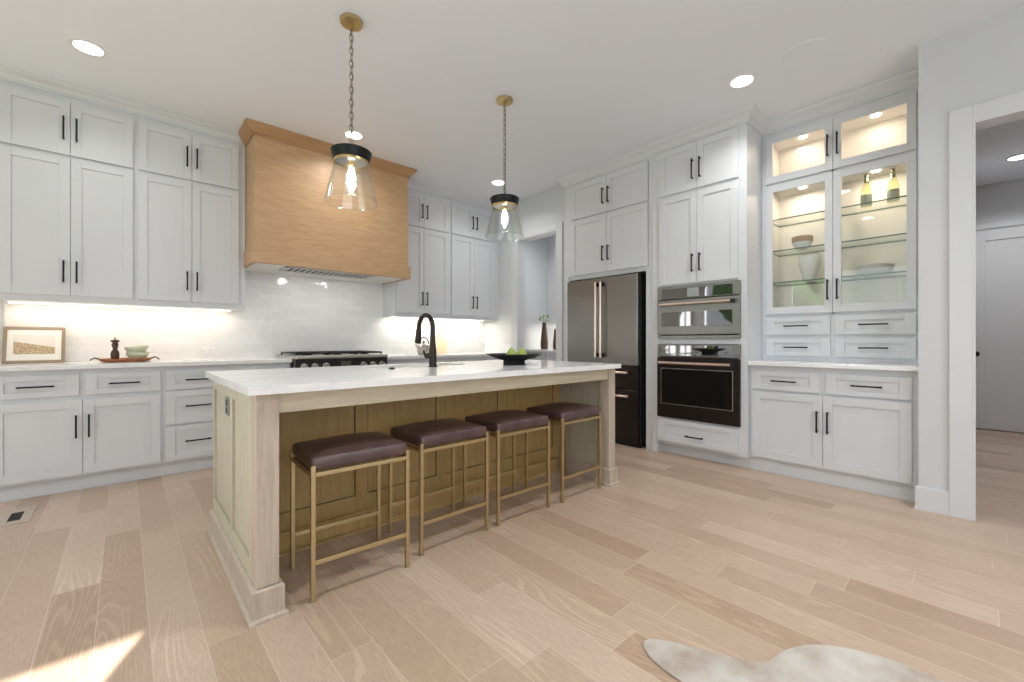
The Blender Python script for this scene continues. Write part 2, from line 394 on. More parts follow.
# ground and planting outside the windows
struct('ground_outside', B().box(-30, -3.4, -25, 25, -.25, -.15).box(-3.4, 30, -25, -2.7, -.25, -.15), 'grass')
def tree(x, y, h, r):
    t = root('garden_tree', 'leafy green tree outside, %s' % ('seen beyond the left windows, nearer the house' if x > -10 else 'further off beyond the left windows'), 'tree', (x, y, -.15), 'trees outside the windows')
    obj('trunk', B().tube([(x, y, -.15), (x+.1, y, h*.3), (x, y+.1, h*.6)], [.18, .14, .08], 10), 'bark', t, smooth=True)
    bm = bmesh.new()
    for i in range(9):
        a = random.random()*6.28; d = random.random()*r*.6; rr = r*(.45+.3*random.random())
        bmesh.ops.create_icosphere(bm, subdivisions=3, radius=rr, matrix=Matrix.Translation((x+d*math.cos(a), y+d*math.sin(a), h*.62+random.uniform(-.25, .3)*h)))
    for v in bm.verts: v.co += Vector((random.uniform(-1, 1), random.uniform(-1, 1), random.uniform(-1, 1)))*.09
    obj('foliage', bm, 'foliage', t)
tree(-9, 1.6, 4.6, 1.7); tree(-10.5, 5.6, 5.2, 2.0)
# ------------------------------------------------------------------ cabinet joinery
class Wall:
    """front plane F; u runs along the wall, d goes into the wall"""
    def __init__(s, axis, F): s.a = axis; s.F = F
    def box(s, b, u0, u1, d0, d1, z0, z1, m=0):
        if s.a == 'y': b.box(u0, u1, s.F+d0, s.F+d1, z0, z1, m)
        else: b.box(s.F+d0, s.F+d1, u0, u1, z0, z1, m)
    def pt(s, u, d, z): return (u, s.F+d, z) if s.a == 'y' else (s.F+d, u, z)
def pull(W, par, u, z, L, vertical, d0=0.0, off=.034, m='black_metal', r=.0055):
    b = B(); h = L/2
    if vertical:
        W.box(b, u-r, u+r, d0-off-r, d0-off+r, z-h, z+h)
        for s in (-1, 1): W.box(b, u-r*.9, u+r*.9, d0-off, d0, z+s*(h-.012)-r, z+s*(h-.012)+r)
    else:
        W.box(b, u-h, u+h, d0-off-r, d0-off+r, z-r, z+r)
        for s in (-1, 1): W.box(b, u+s*(h-.012)-r, u+s*(h-.012)+r, d0-off, d0, z-r*.9, z+r*.9)
    return obj('handle', b, m, par, .0015)
def front(W, par, name, u0, u1, z0, z1, stile=.060, rail=None, handle=None, glass=False, m='cabinet_paint'):
    rail = rail or stile; b = B(); T = .02
    W.box(b, u0, u0+stile, 0, T, z0, z1); W.box(b, u1-stile, u1, 0, T, z0, z1)
    W.box(b, u0+stile, u1-stile, 0, T, z0, z0+rail); W.box(b, u0+stile, u1-stile, 0, T, z1-rail, z1)
    if not glass: W.box(b, u0+stile, u1-stile, .009, .018, z0+rail, z1-rail)
    o = obj(name, b, m, par, .0012)
    if glass:
        g = B(); W.box(g, u0+stile, u1-stile, .010, .014, z0+rail, z1-rail); obj('pane', g, 'pane_glass', o)
    if handle:
        kind, hu, hz, L = handle; pull(W, o, hu, hz, L, kind == 'v')
    return o
CP = 'cabinet_paint'
def upper_cabinet(X0, X1, dl, dm, dr_, label):
    W = Wall('y', 4.65); t = root('wall_cabinet', label, 'cabinet', ((X0+X1)/2, 4.83, 1.385), 'white wall cabinets on the back wall')
    b = B(); W.box(b, X0, X1, .02, .345, 1.385, 2.955); obj('body', b, CP, t, .0015)
    for a, c, s in ((dl, dm-.0015, 1), (dm+.0015, dr_, -1)):
        hu = (c-.033) if s > 0 else (a+.033)
        front(W, t, 'door', a, c, 2.50, 2.905, handle=('v', hu, 2.69, .175))
        front(W, t, 'door', a, c, 1.435, 2.48, handle=('v', hu, 1.612, .165))
    obj('crown', B().loft(X0, X1, 4.67, 4.995, [(.0, 2.945), (.012, 2.945), (.014, 2.957), (.022, 2.962), (.034, 2.985), (.060, 3.0), (.066, 3.006), (.070, 3.019)], ('y0',)), CP, t)
    return t
upper_cabinet(-.675, .0675, -.658, -.303, .052, 'white two-tier wall cabinet at the far left end, above the framed print')
upper_cabinet(.0675, .846, .083, .438, .790, 'white two-tier wall cabinet just left of the wooden range hood, above the outlet')
upper_cabinet(2.375, 3.146, 2.39, 2.753, 3.123, 'white two-tier wall cabinet just right of the wooden range hood, above the kettle')
u4 = upper_cabinet(3.146, 3.905, 3.17, 3.53, 3.89, 'white two-tier wall cabinet in the far corner beside the pantry wall')
struct('trim_4', B().box(3.905, 4.0, 4.68, 4.70, 1.385, CE), CP)
# under-cabinet light strips
def strip(X0, X1, power, color, label):
    t = tag(obj('light_strip', B().box(X0, X1, 4.88, 4.90, 1.375, 1.384), 'strip_glow', None), label, 'light', 'light strips under the wall cabinets')
    l = lamp('strip_lamp', 'AREA', ((X0+X1)/2, 4.88, 1.37), power, color, aim=((X0+X1)/2, 4.93, 0), size=X1-X0, size_y=.03, parent=t)
strip(-.64, .76, 3.8, (1, .78, .56), 'warm light strip under the cabinets left of the hood')
strip(2.42, 3.87, 8, (1, .93, .80), 'bright light strip under the cabinets right of the hood')
# base cabinets
WB = Wall('y', 4.39)
def base_body(t, W, u0, u1, depth=.60, kick=.06, top=.885):
    b = B(); W.box(b, u0, u1, .02, depth, .105, top); obj('body', b, CP, t, .0015)
    k = B(); W.box(k, u0, u1, kick, kick+.015, 0, .105); obj('toe_kick', k, CP, t)
def base_doors(u0, u1, dl, gap0, gap1, dr_, dm, label, group=None, kick=.06, W=WB, depth=.60, axis='y', grp='white base cabinets on the back wall', zd=(.125, .665), zr=(.697, .85)):
    loc = W.pt((u0+u1)/2, .3, 0)
    t = root('base_cabinet', label, 'cabinet', loc, grp); base_body(t, W, u0, u1, depth, kick)
    front(W, t, 'drawer', dl, gap0, *zr, stile=.062, rail=.04, handle=('h', (dl+gap0)/2, (zr[0]+zr[1])/2, .175))
    front(W, t, 'drawer', gap1, dr_, *zr, stile=.062, rail=.04, handle=('h', (gap1+dr_)/2, (zr[0]+zr[1])/2, .175))
    front(W, t, 'door', dl, dm-.0015, *zd, handle=('v', dm-.033, .475, .165))
    front(W, t, 'door', dm+.0015, dr_, *zd, handle=('v', dm+.033, .475, .165))
    return t
base_doors(-.675, .2285, -.66, -.243, -.210, .213, -.2235, 'white base cabinet at the far left with two doors under two drawers')
def drawer_stack(u0, u1, label):
    t = root('drawer_cabinet', label, 'cabinet', ((u0+u1)/2, 4.69, 0), 'white base cabinets on the back wall'); base_body(t, WB, u0, u1)
    a, c = u0+.0155, u1-.0155
    for z0, z1 in ((.125, .40), (.416, .682), (.697, .85)):
        front(WB, t, 'drawer', a, c, z0, z1, stile=.062, rail=.045 if z1 < .7 else .04, handle=('h', (a+c)/2, (z0+z1)/2+(.0 if z1 > .7 else .01), .175))
drawer_stack(.2285, .683, 'white cabinet of three drawers behind the left end of the island')
drawer_stack(.683, 1.165, 'white cabinet of three drawers directly left of the range, hidden behind the island')
base_doors(2.115, 3.05, 2.13, 2.57, 2.60, 3.035, 2.585, 'white base cabinet directly right of the range, behind the faucet')
base_doors(3.05, 3.985, 3.065, 3.50, 3.53, 3.96, 3.515, 'white base cabinet in the far corner, behind the black bowl')
tag(obj('countertop', B().box(-.675, 1.170, 4.36, 4.995, .887, .92), 'quartz', None, .003), 'white quartz countertop left of the range, under print and tray', 'countertop')
tag(obj('countertop', B().box(2.108, 3.998, 4.36, 4.995, .887, .92), 'quartz', None, .003), 'white quartz countertop right of the range, under the kettle', 'countertop')
def outlet(name, label, X, z, w=.118, h=.070):
    t = root(name, label, 'outlet', (X, 4.99, z))
    obj('plate', B().box(X-w/2, X+w/2, 4.983, 4.99, z-h/2, z+h/2), 'white_plastic', t, .002)
    for s in (-1, 1):
        sk = obj('socket', B().box(X+s*.027-.019, X+s*.027+.019, 4.980, 4.984, z-.017, z+.017), 'white_plastic', t, .002)
        obj('slot', B().box(X+s*.027-.008, X+s*.027-.005, 4.979, 4.9805, z-.006, z+.006).box(X+s*.027+.005, X+s*.027+.008, 4.979, 4.9805, z-.006, z+.006), 'grey_plastic', sk)
outlet('wall_outlet', 'white double outlet on the tiles left of the range, right of the tray', .592, .998)
# ------------------------------------------------------------------ range hood
def hood():
    X0, X1, Y0, Y1 = .85, 2.368, 4.34, 4.995
    t = root('range_hood', 'large oak range hood with crown moulding above the range', 'range hood', ((X0+X1)/2, 4.66, 1.78))
    obj('body', B().box(X0, X1, Y0, Y1, 1.80, 2.96), 'hood_oak', t, .002)
    b = B(); b.box(X0-.02, X1+.02, Y0-.02, Y0+.02, 1.79, 1.93).box(X0-.02, X0+.02, Y0+.02, Y1, 1.79, 1.93).box(X1-.02, X1+.02, Y0+.02, Y1, 1.79, 1.93)
    obj('bottom_band', b, 'hood_oak', t, .002)
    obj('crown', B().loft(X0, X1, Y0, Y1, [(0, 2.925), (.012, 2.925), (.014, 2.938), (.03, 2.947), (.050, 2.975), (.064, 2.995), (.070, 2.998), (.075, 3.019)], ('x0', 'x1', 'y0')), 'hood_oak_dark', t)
    u = obj('underside', B().box(X0+.02, X1-.02, Y0+.02, Y1, 1.796, 1.81), 'white_plastic', t)
    b = B(); a0, a1, c0, c1 = 1.13, 2.0, 4.42, 4.69
    b.box(a0, a1, c0, c0+.03, 1.787, 1.799).box(a0, a1, c1-.03, c1, 1.787, 1.799).box(a0, a0+.03, c0, c1, 1.787, 1.799).box(a1-.03, a1, c0, c1, 1.787, 1.799)
    ins = obj('vent_insert', b, 'stainless', t, .001)
    obj('filter_back', B().box(a0+.03, a1-.03, c0+.03, c1-.03, 1.7940, 1.7962), 'gap_black', ins)
    b = B(); n = 15
    for i in range(n):
        x = a0+.035+(a1-a0-.08)*i/(n-1); b.box(x, x+.024, c0+.03, c1-.03, 1.787, 1.7935)
    obj('baffle_slats', b, 'stainless', ins)
hood()
lamp('hood_fill', 'AREA', (1.35, 4.53, 1.782), 1.9, (1, .97, .93), aim=(1.35, 4.65, 0), size=.08, parent=bpy.data.objects['range_hood'])  # pair of fills added below the hood to lift tiles and underside
lamp('hood_fill', 'AREA', (1.80, 4.53, 1.782), 1.9, (1, .97, .93), aim=(1.80, 4.65, 0), size=.08, parent=bpy.data.objects['range_hood'])
# ------------------------------------------------------------------ range
def kitchen_range():
    X0, X1, F, Bk = 1.183, 2.095, 4.30, 4.96
    t = root('range', 'black and stainless gas range with six knobs under the wooden hood', 'range', ((X0+X1)/2, 4.63, 0))
    obj('body', B().box(X0, X1, F+.03, Bk, .10, .905), 'stainless', t, .002)
    obj('toe_kick', B().box(X0+.02, X1-.02, F+.09, F+.11, 0, .10), 'black_metal', t)
    p = obj('control_panel', B().box(X0, X1, F-.005, F+.03, .79, .918), 'range_black', t, .003)
    obj('display', B().box(1.60, 1.70, F-.008, F-.004, .835, .885), 'black_glass', p, .001)
    obj('bullnose', B().box(X0, X1, F-.02, F+.05, .918, .952), 'stainless', t, .008, seg=3)
    obj('cooktop', B().box(X0, X1, F+.05, Bk, .905, .945), 'stainless', t, .003)
    for x in (1.255, 1.352, 1.455, 1.83, 1.93, 2.03):
        k = obj('knob', B().lathe([(0, -.05), (.020, -.048), (.023, -.04), (.024, -.012), (.030, -.008), (.030, 0), (0, 0)], (x, F-.005, .848), 24, 'y'), 'stainless', t, smooth=True)
        obj('pointer', B().box(x-.003, x+.003, F-.058, F-.054, .848, .868), 'gap_black', k)
    d = B().box(X0+.01, X1-.01, F, F+.03, .19, .775); dd = obj('oven_door', d, 'stainless', t, .003)
    obj('oven_window', B().box(X0+.15, X1-.15, F-.003, F+.001, .30, .62), 'black_glass', dd)
    obj('handle', B().tube([(X0+.05, F-.055, .72), (X1-.05, F-.055, .72)], .013, 14).box(X0+.08, X0+.10, F-.055, F, .71, .73).box(X1-.10, X1-.08, F-.055, F, .71, .73), 'copper_handle', dd, smooth=True)
    gw = (X1-X0-.04)/3
    for i in range(3):
        gx0 = X0+.02+gw*i+.004; gx1 = gx0+gw-.008; g = B(); y0, y1 = F+.075, Bk-.05; z0, z1 = .962, .978
        g.box(gx0, gx1, y0, y0+.012, z0, z1).box(gx0, gx1, y1-.012, y1, z0, z1).box(gx0, gx0+.012, y0, y1, z0, z1).box(gx1-.012, gx1, y0, y1, z0, z1)
        for k in range(1, 4): g.box(gx0, gx1, y0+(y1-y0)*k/4-.005, y0+(y1-y0)*k/4+.005, z0, z1)
        g.box((gx0+gx1)/2-.005, (gx0+gx1)/2+.005, y0, y1, z0, z1)
        for xx in (gx0, gx1-.012):
            for yy in (y0, y1-.012): g.box(xx, xx+.012, yy, yy+.012, .945, z0)
        obj('grate', g, 'black_metal', t, .002)
        for yy in (y0+.13, y1-.13):
            obj('burner', B().lathe([(0, 0), (.05, 0), (.05, .008), (.034, .010), (.034, .016), (0, .016)], ((gx0+gx1)/2, yy, .945), 24), 'black_metal', t, smooth=True)
kitchen_range()
# ------------------------------------------------------------------ fridge surround and fridge
WF = Wall('x', 3.885)
def fridge_cabinet():
    t = root('fridge_cabinet', 'tall white cabinet built around and above the dark refrigerator', 'cabinet', (4.2, 2.76, 0))
    b = B(); W = WF
    W.box(b, 2.19, 3.345, .02, .66, 1.80, 2.945)
    W.box(b, 2.19, 2.265, -.0, .66, 0, 1.80); W.box(b, 3.27, 3.345, .02, .66, 0, 1.80); W.box(b, 2.19, 2.235, .0, .02, 1.80, 2.945); W.box(b, 3.27, 3.345, 0, .02, 0, 1.845)
    obj('body', b, CP, t, .0015)
    k = B(); W.box(k, 2.265, 3.27, .60, .62, 0, 1.80); obj('niche_back', k, 'gap_black', t)
    m = 2.744
    for a, c, s in ((2.247, m-.0015, 1), (m+.0015, 3.24, -1)):
        hu = (c-.033) if s > 0 else (a+.033)
        front(W, t, 'door', a, c, 2.505, 2.90, handle=('v', hu, 2.678, .175))
        front(W, t, 'door', a, c, 1.85, 2.484, handle=('v', hu, 2.05, .165))
    obj('crown', B().loft(3.905, 4.55, 2.195, 3.345, [(.0, 2.92), (.012, 2.92), (.014, 2.935), (.022, 2.942), (.040, 2.975), (.066, 2.995), (.074, 3.002), (.080, 3.019)], ('x0', 'y1')), CP, t)
fridge_cabinet()
def fridge():
    t = root('refrigerator', 'dark graphite french-door refrigerator with long copper handles and two drawers', 'refrigerator', (4.2, 2.77, 0))
    F = 3.825; y0, y1, ym = 2.325, 3.245, 2.770
    obj('body', B().box(F+.045, 4.48, y0-.01, y1-.01, .04, 1.775), 'gap_black', t, .003)
    obj('hinge_cover', B().box(F+.03, F+.16, y0-.04, y0+.10, 1.775, 1.792).box(F+.03, F+.16, y1-.14, y1-.02, 1.775, 1.792), 'gap_black', t)
    for a, c, s in ((y0, ym-.003, 1), (ym+.003, y1, -1)):
        d = obj('door', B().box(F, F+.042, a, c, .838, 1.775), 'graphite_steel', t, .006, seg=3)
        hy = (c-.030) if s > 0 else (a+.030)
        h = B().tube([(F-.058, hy, .915), (F-.058, hy, 1.725)], .0125, 16)
        obj('handle', h, 'copper_handle', d, smooth=True)
        g = B()
        for z in (.94, 1.70): g.box(F-.058, F, hy-.010, hy+.010, z-.022, z+.022)
        obj('handle_mount', g, 'gap_black', d, .002)
    for z0, z1 in ((.597, .828), (.065, .587)):
        d = obj('drawer', B().box(F, F+.042, y0, y1, z0, z1), 'graphite_dark', t, .006, seg=3)
        z = z1-.062
        obj('handle', B().tube([(F-.052, y0+.08, z), (F-.052, y1-.08, z)], .0125, 16), 'copper_handle', d, smooth=True)
        obj('handle_mount', B().box(F-.052, F, y0+.09, y0+.13, z-.01, z+.01).box(F-.052, F, y1-.13, y1-.09, z-.01, z+.01), 'gap_black', d, .002)
    obj('base_grille', B().box(F+.05, F+.09, y0, y1, 0, .05), 'gap_black', t)
fridge()
# ------------------------------------------------------------------ oven cabinet
WT = Wall('x', 3.85)
def oven_cabinet():
    t = root('oven_cabinet', 'tall white cabinet holding the two built-in ovens beside the refrigerator', 'cabinet', (4.2, 1.755, 0))
    W = WT; b = B(); y0, y1 = 1.320, 2.188
    W.box(b, y0, y1, .02, .70, .105, .36); W.box(b, y0, 1.385, .02, .70, .36, 1.61); W.box(b, 2.12, y1, .02, .70, .36, 1.61)
    W.box(b, 1.385, 2.12, .02, .70, 1.062, 1.110); W.box(b, y0, y1, .02, .70, 1.61, 2.95); W.box(b, 1.385, 2.12, .60, .70, .36, 1.61)
    W.box(b, y0, y1, .105, .115, 0, .105); W.box(b, 2.135, y1, .02, .105, 0, .105)
    obj('body', b, CP, t, .0015)
    m = 1.735
    for a, c, s in ((1.385, m-.0015, 1), (m+.0015, 2.105, -1)):
        hu = (c-.033) if s > 0 else (a+.033)
        front(W, t, 'door', a, c, 2.487, 2.912, handle=('v', hu, 2.66, .185))
        front(W, t, 'door', a, c, 1.625, 2.462, handle=('v', hu, 1.805, .165))
    front(W, t, 'drawer', 1.385, 2.12, .13, .342, stile=.062, rail=.05, handle=('h', 1.752, .212, .165))
    obj('crown', B().loft(3.87, 4.55, y0, y1, [(.0, 2.925), (.012, 2.925), (.014, 2.94), (.022, 2.947), (.040, 2.975), (.066, 2.995), (.074, 3.002), (.080, 3.019)], ('x0', 'y0')), CP, t)
oven_cabinet()
def ovens():
    F = 3.845; y0, y1 = 1.364, 2.118
    t = root('microwave_oven', 'built-in graphite microwave oven, the upper of two ovens', 'oven', (4.1, 1.75, 1.11), 'built-in ovens')
    obj('body', B().box(F+.027, 4.30, y0+.02, y1-.02, 1.115, 1.600), 'gap_black', t)
    obj('frame', B().box(F+.002, F+.027, y0, y1, 1.110, 1.142), 'graphite_steel', t, .002)
    p = obj('control_panel', B().box(F, F+.027, y0, y1, 1.487, 1.605), 'graphite_steel', t, .002)
    obj('control_glass', B().box(F-.003, F+.001, 1.424, 2.068, 1.493, 1.584), 'black_glass', p, .001)
    obj('display', B().box(F-.0045, F-.0025, 1.71, 1.82, 1.498, 1.579), 'lcd_grey', p)
    d = obj('door', B().box(F-.008, F+.020, y0, y1, 1.150, 1.478), 'graphite_steel', t, .003)
    obj('window', B().box(F-.011, F-.007, 1.424, 2.068, 1.228, 1.362), 'black_glass', d, .001)
    obj('handle', B().tube([(F-.055, 1.425, 1.434), (F-.055, 2.065, 1.434)], .0125, 16), 'copper_handle', d, smooth=True)
    obj('handle_mount', B().box(F-.055, F-.006, 1.40, 1.428, 1.418, 1.450).box(F-.055, F-.006, 2.035, 2.06, 1.418, 1.450), 'gap_black', d, .002)
    t = root('wall_oven', 'built-in black wall oven with large dark window, the lower of two ovens', 'oven', (4.1, 1.75, .36), 'built-in ovens')
    obj('body', B().box(F+.027, 4.40, y0+.02, y1-.02, .37, 1.055), 'gap_black', t)
    p = obj('control_panel', B().box(F, F+.027, y0, y1, .942, 1.058), 'graphite_steel', t, .002)
    obj('control_glass', B().box(F-.003, F+.001, 1.41, 2.10, .950, 1.048), 'black_glass', p, .001)
    d = obj('door', B().box(F-.008, F+.020, y0, y1, .362, .934), 'graphite_dark', t, .003)
    obj('window_trim', B().box(F-.0105, F-.0075, 1.418, 2.078, .490, .832), 'stainless', d, .001)
    obj('window', B().box(F-.0125, F-.0095, 1.424, 2.072, .496, .826), 'oven_glass', d, .001)
    obj('handle', B().tube([(F-.055, 1.425, .885), (F-.055, 2.075, .885)], .0125, 16), 'copper_handle', d, smooth=True)
    obj('handle_mount', B().box(F-.055, F-.006, 1.40, 1.428, .869, .901).box(F-.055, F-.006, 2.045, 2.07, .869, .901), 'gap_black', d, .002)
ovens()
# ------------------------------------------------------------------ hutch
WHB = Wall('x', 3.915)
t = base_doors(.272, 1.3195, .309, .781, .822, 1.296, .8035, 'wide white base cabinet under the lit glass display cabinet', W=WHB, kick=.04, depth=.63, grp=None, zd=(.125, .672), zr=(.69, .843))
tag(obj('countertop', B().box(3.885, 4.565, .272, 1.318, .887, .92), 'quartz', None, .003), 'narrow white quartz shelf top between hutch base and display cabinet', 'countertop')
def hutch():
    W = Wall('x', 4.215); y0, y1 = .272, 1.318; t = root('display_cabinet', 'tall white display cabinet with lit glass doors over four small drawers', 'cabinet', (4.4, .795, .92))
    b = B(); D = .35
    W.box(b, y0, y1, .02, D, .92, 1.305); W.box(b, y0, .312, .02, D, 1.305, 2.945); W.box(b, 1.278, y1, .02, D, 1.305, 2.945)
    W.box(b, .312, 1.278, .02, D, 2.44, 2.49); W.box(b, .312, 1.278, .02, D, 2.88, 2.945); W.box(b, .312, 1.278, .02, .04, 1.305, 1.34)
    W.box(b, .79, .81, .02, .04, 1.305, 2.88)
    obj('body', b, CP, t, .0015)
    b = B(); W.box(b, .312, 1.278, D-.01, D, 1.305, 2.44); W.box(b, .312, 1.278, D-.01, D, 2.49, 2.88)
    W.box(b, .312, .316, .04, D-.01, 1.305, 2.44); W.box(b, 1.274, 1.278, .04, D-.01, 1.305, 2.44); W.box(b, .312, .316, .04, D-.01, 2.49, 2.88); W.box(b, 1.274, 1.278, .04, D-.01, 2.49, 2.88)
    W.box(b, .316, 1.274, .04, D-.01, 2.436, 2.44); W.box(b, .316, 1.274, .04, D-.01, 2.876, 2.88); W.box(b, .316, 1.274, .04, D-.01, 2.49, 2.494); W.box(b, .316, 1.274, .04, D-.01, 1.305, 1.309)
    obj('lining', b, 'interior_paint', t)
    m = .798
    for a, c, s in ((.309, m-.0015, 1), (m+.0015, 1.282, -1)):
        hu = (c-.030) if s > 0 else (a+.030)
        front(W, t, 'door', a, c, 2.475, 2.883, stile=.052, rail=.058, glass=True, handle=('v', hu, 2.668, .175))
        front(W, t, 'door', a, c, 1.322, 2.455, stile=.052, rail=.062, glass=True, handle=('v', hu, 1.505, .165))
    for a, c in ((.309, .783), (.816, 1.282)):
        for z0, z1 in ((1.142, 1.293), (.962, 1.112)):
            front(W, t, 'drawer', a, c, z0, z1, stile=.062, rail=.04, handle=('h', (a+c)/2, (z0+z1)/2, .175))
    for z in (1.60, 1.88, 2.157):
        for a, c in ((.318, .797), (.800, 1.272)):
            b = B(); W.box(b, a, c, .055, D-.012, z, z+.010)
            for f in b.bm.faces:
                f.normal_update()
                if abs(f.normal.z) < .5: f.material_index = 1
            obj('glass_shelf', b, ['shelf_glass', 'shelf_edge'], t)
    for y in (.555, 1.045):
        for z in (2.436, 2.876):
            pk = obj('puck_light', B().cyl((4.39, y, z-.006), .032, .006), 'warm_glow', t)
            lamp('puck_lamp', 'AREA', (4.39, y, z-.012), 2.6 if z < 2.5 else 1.5, (1, .82, .63), aim=(4.39, y, 0), size=.05, parent=t)
    obj('crown', B().loft(4.235, 4.56, y0, y1, [(.0, 2.925), (.012, 2.925), (.014, 2.94), (.022, 2.947), (.040, 2.975), (.066, 2.995), (.074, 3.002), (.080, 3.019)], ('x0',)), CP, t)
hutch()
def bottle(x, y, label):
    t = root('wine_bottle', label, 'bottle', (x, y, 2.168), 'bottles on the top glass shelf')
    z = 2.168
    obj('glass', B().lathe([(0, 0), (.036, .001), (.037, .01), (.037, .115), (.034, .14), (.020, .185), (.0135, .215), (.0135, .245), (0, .246)], (x, y, z), 24), 'bottle_glass', t, smooth=True)
    obj('label', B().lathe([(.0375, .015), (.0375, .095)], (x, y, z), 24), 'bottle_label', t, smooth=True)
    obj('foil', B().lathe([(.0152, .200), (.0142, .228)], (x, y, z), 20).lathe([(0, .240), (.0145, .240), (.0145, .258), (.008, .264), (0, .264)], (x, y, z), 20), 'bottle_foil', t, smooth=True)
bottle(4.42, .617, 'green-labelled bottle standing left on the top glass shelf'); bottle(4.42, .455, 'green-labelled bottle standing right on the top glass shelf')
t = root('banded_bowl', 'pale bowl with brown banded rim on the middle left glass shelf', 'bowl', (4.40, 1.05, 1.891))
obj('bowl', B().lathe([(0, 0), (.04, 0), (.055, .02), (.072, .05), (.076, .062), (.070, .062), (.06, .03), (0, .012)], (4.40, 1.05, 1.891), 32), 'white_ceramic', t, smooth=True)
obj('band', B().lathe([(.0765, .062), (.079, .09), (.079, .11), (.074, .112), (.072, .07), (.07, .058)], (4.40, 1.05, 1.891), 32), 'tan_band', t, smooth=True)
tag(obj('tapered_vase', B().lathe([(0, 0), (.036, 0), (.046, .03), (.075, .14), (.082, .20), (.078, .215), (.072, .205), (.065, .13), (.03, .02), (0, .015)], (4.40, 1.00, 1.611), 32), 'white_ceramic', None, smooth=True), 'pale tapered vase on the lowest left glass shelf', 'vase')
t = root('serving_dish', 'wide white dish with grey band on the lowest right glass shelf', 'dish', (4.40, .56, 1.611))
obj('dish', B().lathe([(0, 0), (.07, 0), (.10, .02), (.112, .05), (.104, .05), (.09, .02), (0, .012)], (4.40, .56, 1.611), 40), 'white_ceramic', t, smooth=True)
obj('band', B().lathe([(.1125, .05), (.118, .078), (.112, .08), (.105, .05)], (4.40, .56, 1.611), 40), 'grout', t, smooth=True)
